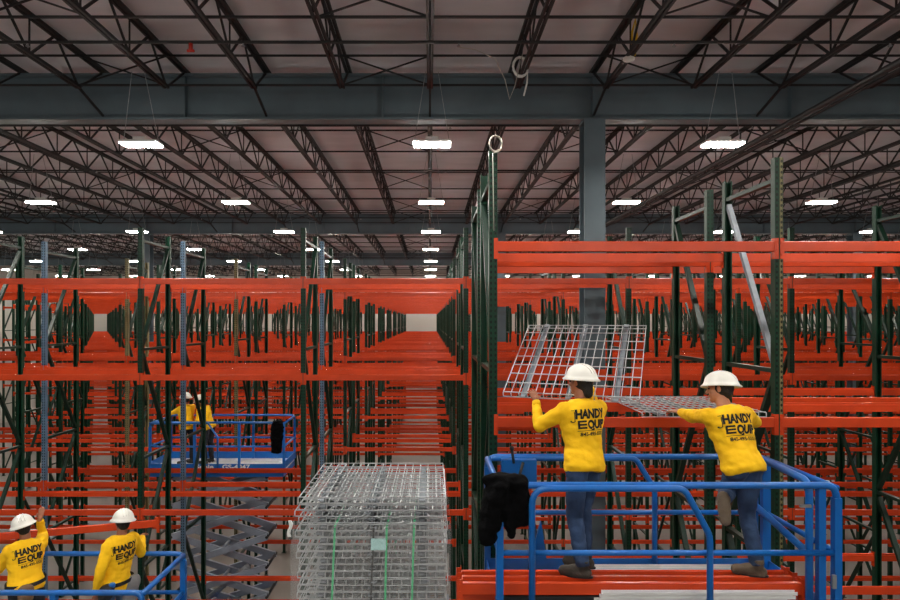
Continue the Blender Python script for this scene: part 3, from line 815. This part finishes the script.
part('gate_rail', MB().tube([T(2.86, FF-.05, FD)]+bend(T(2.86, FF-.05, FD), T(2.86, FF-.05, FR+.02), T(2.80, FN+.03, FR+.02), .12)+bend(T(2.86, FF-.05, FR+.02), T(2.80, FN+.03, FR+.02), T(2.80, FN+.03, FD), .10)+[T(2.80, FN+.03, FD)], .028, 8), 'lift', lf, smooth=True)
part('gate_post', MB().box(T(2.855, FN, FD), T(2.905, FN+.05, FR-.02)), 'lift', lf)
part('gate_post', MB().box(T(2.93, FF-.05, FD), T(3.00, FF, FR-.02)), 'lift', lf)
part('gate_bar', MB().tube([T(2.86, FF-.05, -1.62), T(2.80, FN+.03, -1.72)], .028, 8), 'lift', lf, smooth=True)
cb = part('control_box', MB().box(T(.62, FF-.16, -1.42), T(.92, FF-.06, -1.20)), 'lift', lf)
part('joystick', MB().tube([T(.72, FF-.18, -1.22), T(.70, FF-.2, -1.10)], .012, 8).ell(T(.70, FF-.2, -1.09), Vector((1,0,0)), Vector((0,1,0)), Vector((0,0,1)), .02, .02, .024), 'dark', cb, smooth=True)
part('power_cable', MB().tube([T(.80, FF-.17, -1.22), T(.76, FF-.25, -1.3), T(.84, FF-.28, -1.5), T(.90, FF-.2, -1.8), T(.86, FF-.1, -2.2)], .014, 8), 'dark', cb, smooth=True)
part('step_gusset', MB().add([T(.86, FF-.10, -2.10), T(1.02, FF-.10, -2.10), T(.97, FF-.10, -1.75), T(.86, FF-.06, -2.10), T(1.02, FF-.06, -2.10), T(.97, FF-.06, -1.75)], [(0,1,2),(5,4,3),(0,3,4,1),(1,4,5,2),(2,5,3,0)]), 'lift', lf)
part('latch', MB().box(T(2.70, FN-.03, -1.36), T(2.78, FN-.01, -1.34)).box(T(2.93, FN-.035, -1.95), T(2.96, FN-.02, -1.85)), 'galv', lf)
l2, T2 = lift('lower left blue scissor lift with two workers handling a beam', -5.75, -3.0, 6.25, 7.3, -3.93, -2.83, -3.30, 6, .03)
l3, T3 = lift('distant blue scissor lift with extended grey scissor arms, lettered platform side', -5.84, -3.05, 12.52, 13.52, -3.09, -2.12, -2.62, 5, .024)
bm = text_bm([('Genie', .13, .004, 0, 0, .42), ('GS-4047', .125, .004, .60, 0, .58)])
me = bpy.data.meshes.new('lettering'); bm.to_mesh(me); bm.free(); me.materials.append(M['white'])
o_ = link('lettering', me, l3, T3(-4.93, 12.505, -3.082), (math.pi/2, 0, 0))
part('extension_rail', MB().tube([T3(-5.84, 12.49, -2.13), T3(-4.62, 12.49, -2.13), T3(-4.42, 12.49, -2.42), T3(-4.42, 12.49, -3.1)], .022, 8), 'lift', l3, smooth=True)

# loose orange beams lying across the near lift, and bare metal channels
lb = beam_me
pos = [(y, z) for z in (-2.208, -2.106, -2.004) for y in (4.485, 4.60, 4.70)]
names = ['front', 'middle', 'back']
for i, (y, z) in enumerate(pos):
    if i in (0, 3): continue
    thing('rack_beam', f'loose orange rack beam lying across the near lift platform, {["bottom","middle","top"][i//3]} layer, {["front","centre","rear"][i%3]} place', 'beam',
          V(1.51, y, z), 'loose beams on the near lift', beam_me)
chan = MB().box((-.72, -.02, 0), (.72, .02, .003)).box((-.72, -.02, .003), (.72, -.017, .024)).box((-.72, .017, .003), (.72, .02, .024)).mesh('channel', 'alu')
random.seed(11)
k = 0
for z in range(9):
    k += 1
    thing('shelf_channel', f'bare metal shelf channel in the pile at the front platform edge, {ORD[k]} from the bottom', 'channel', V(1.98+random.uniform(-.06, .06), 4.452, FD+.004+.0285*z), 'metal channels at the front platform edge', chan)
k = 0
for yy in (4.84, 4.92, 5.0, 5.08):
    for z in range(6):
        k += 1
        thing('shelf_channel', f'bare metal shelf channel behind the orange beams, {ORD[(k-1)//6+1]} row, {ORD[z+1]} from bottom', 'channel',
              V(1.95+random.uniform(-.12, .12), yy+random.uniform(-.008, .008), FD+.002+.034*z), 'metal channels behind the loose beams', chan)
thing('foam_pad', 'long black foam pad under the front loose orange beam', 'pad', V(1.5, 4.51, FD), None, MB().box((-.95, -.022, 0), (1.1, .045, .199)).mesh('pad', 'dark'))
# beam the two left workers carry
m = frame_mtx(V(-4.74, 7.62, -2.68), (1, 0, .085), (0, 1, 0))
t = thing('rack_beam', 'orange rack beam carried at a slant by the two lower left workers', 'beam', (0,0,0), None, beam_me); t.matrix_world = m
for i in range(10):
    thing('shelf_channel', f'pale metal channel lying on the distant lift platform, {ORD[i+1]} from the near edge', 'channel', V(-3.98+random.uniform(-.08, .08), 12.62+.06*i, -3.088), 'metal channels on the distant lift', chan)

# jackets draped over rails
def jacket(label, lobes, voxel=.012):
    mb = MB()
    for pts in lobes:
        rings = []
        for (x, y, z, rx, ry) in pts:
            rings.append([V(x+rx*math.cos(t)*(1+.12*math.sin(3*t)), y+ry*math.sin(t), z) for t in [2*math.pi*k/18 for k in range(18)]])
        mb.loft(rings)
    me = remesh(mb, voxel, 'jacket', 'blackcloth', 4, .016, None, 10)
    return thing('jacket', label, 'jacket', (0,0,0), None, me)
jacket('black hooded jacket draped over the left end rail of near lift', [
    [(.54, 4.42, -1.13, .05, .10), (.51, 4.40, -1.18, .08, .12), (.48, 4.38, -1.27, .085, .10), (.45, 4.37, -1.40, .085, .08), (.43, 4.36, -1.52, .075, .06), (.415, 4.36, -1.63, .065, .045)],
    [(.60, 4.42, -1.13, .07, .07), (.63, 4.40, -1.17, .09, .085), (.655, 4.40, -1.30, .08, .06), (.66, 4.40, -1.42, .08, .05), (.65, 4.40, -1.50, .075, .04)],
    [(.52, 4.41, -1.18, .04, .08), (.55, 4.39, -1.28, .05, .06), (.57, 4.38, -1.40, .05, .05), (.60, 4.38, -1.58, .035, .03)],
    [(.47, 4.40, -1.15, .05, .06), (.62, 4.40, -1.15, .09, .06), (.70, 4.40, -1.17, .05, .05)][:0] or [(.55, 4.40, -1.125, .13, .06), (.55, 4.40, -1.16, .17, .07), (.54, 4.40, -1.20, .16, .06)]])
jacket('black jacket hanging over the right end rail of the distant lift', [
    [(-3.18, 12.52, -2.08, .10, .07), (-3.18, 12.5, -2.2, .14, .08), (-3.19, 12.49, -2.45, .13, .07), (-3.2, 12.49, -2.75, .10, .05)]])

# small things among the joists and on the posts
def coil(label, c, R, n, turns, m, tail=None, tilt=(0,0), r=.006):
    pts = []
    for k in range(int(n*turns)):
        t = 2*math.pi*k/n; rr = R*(1+.06*math.sin(k*.7))
        p = Vector((rr*math.cos(t)*.8, .02*math.sin(k*.5), rr*math.sin(t))); pts.append(p)
    if tail: pts += [Vector(q) for q in tail]
    return thing('cable_coil', label, 'cable', c, None, MB().tube(pts, r, 6).mesh('coil', m, True))
coil('pale coiled cable hanging from a roof joist above the first girder', V(1.42, 9.4, 3.98), .15, 14, 4, 'white', r=.014, tail=[(.1, 0, -.25), (.05, 0, -.45)])
coil('pale ring of cable hooked on the tall green post top', V(.60, 5.48, 1.62), .075, 14, 3, 'cable', tail=[(-.03, -.03, -.1), (-.02, -.03, -.8)], r=.005)
thing('smoke_detector', 'round white detector hanging from a joist right of the column', 'detector', V(2.98, 9.0, 3.93), None, MB().ell(Vector((0,0,0)), Vector((1,0,0)), Vector((0,1,0)), Vector((0,0,1)), .09, .09, .04).mesh('d', 'white', True))
thing('yellow_strap', 'yellow strap looped over a joist near the ceiling detector', 'strap', V(3.05, 9.0, 3.98), None, MB().tube([(-.03, 0, 0), (-.02, .0, .35), (.03, 0, .55), (.05, 0, .3), (.02, 0, 0)], .018, 6).mesh('ys', 'yellow', True))
thing('red_valve', 'small red fitting on the sprinkler pipe at upper left', 'valve', V(-3.33, 8.35, 3.78), None, MB().tube([(0,0,.08), (0,0,-.02)], .03, 8).tube([(-.05,0,-.02), (.05,0,-.02)], .02, 8).mesh('v', 'red', True))
thing('hanging_cable', 'thin pale loop of cable hanging below the ceiling before first girder', 'cable', V(1.0, 9.2, 3.9), None, MB().tube([(-.55, 0, .3), (-.3, 0, .26), (0, 0, .12), (.15, 0, -.2), (.22, 0, -.5), (.3, 0, -.3), (.42, 0, .2)], .007, 6).mesh('hc', 'cable', True))

bpy.data.scenes.remove(TS)
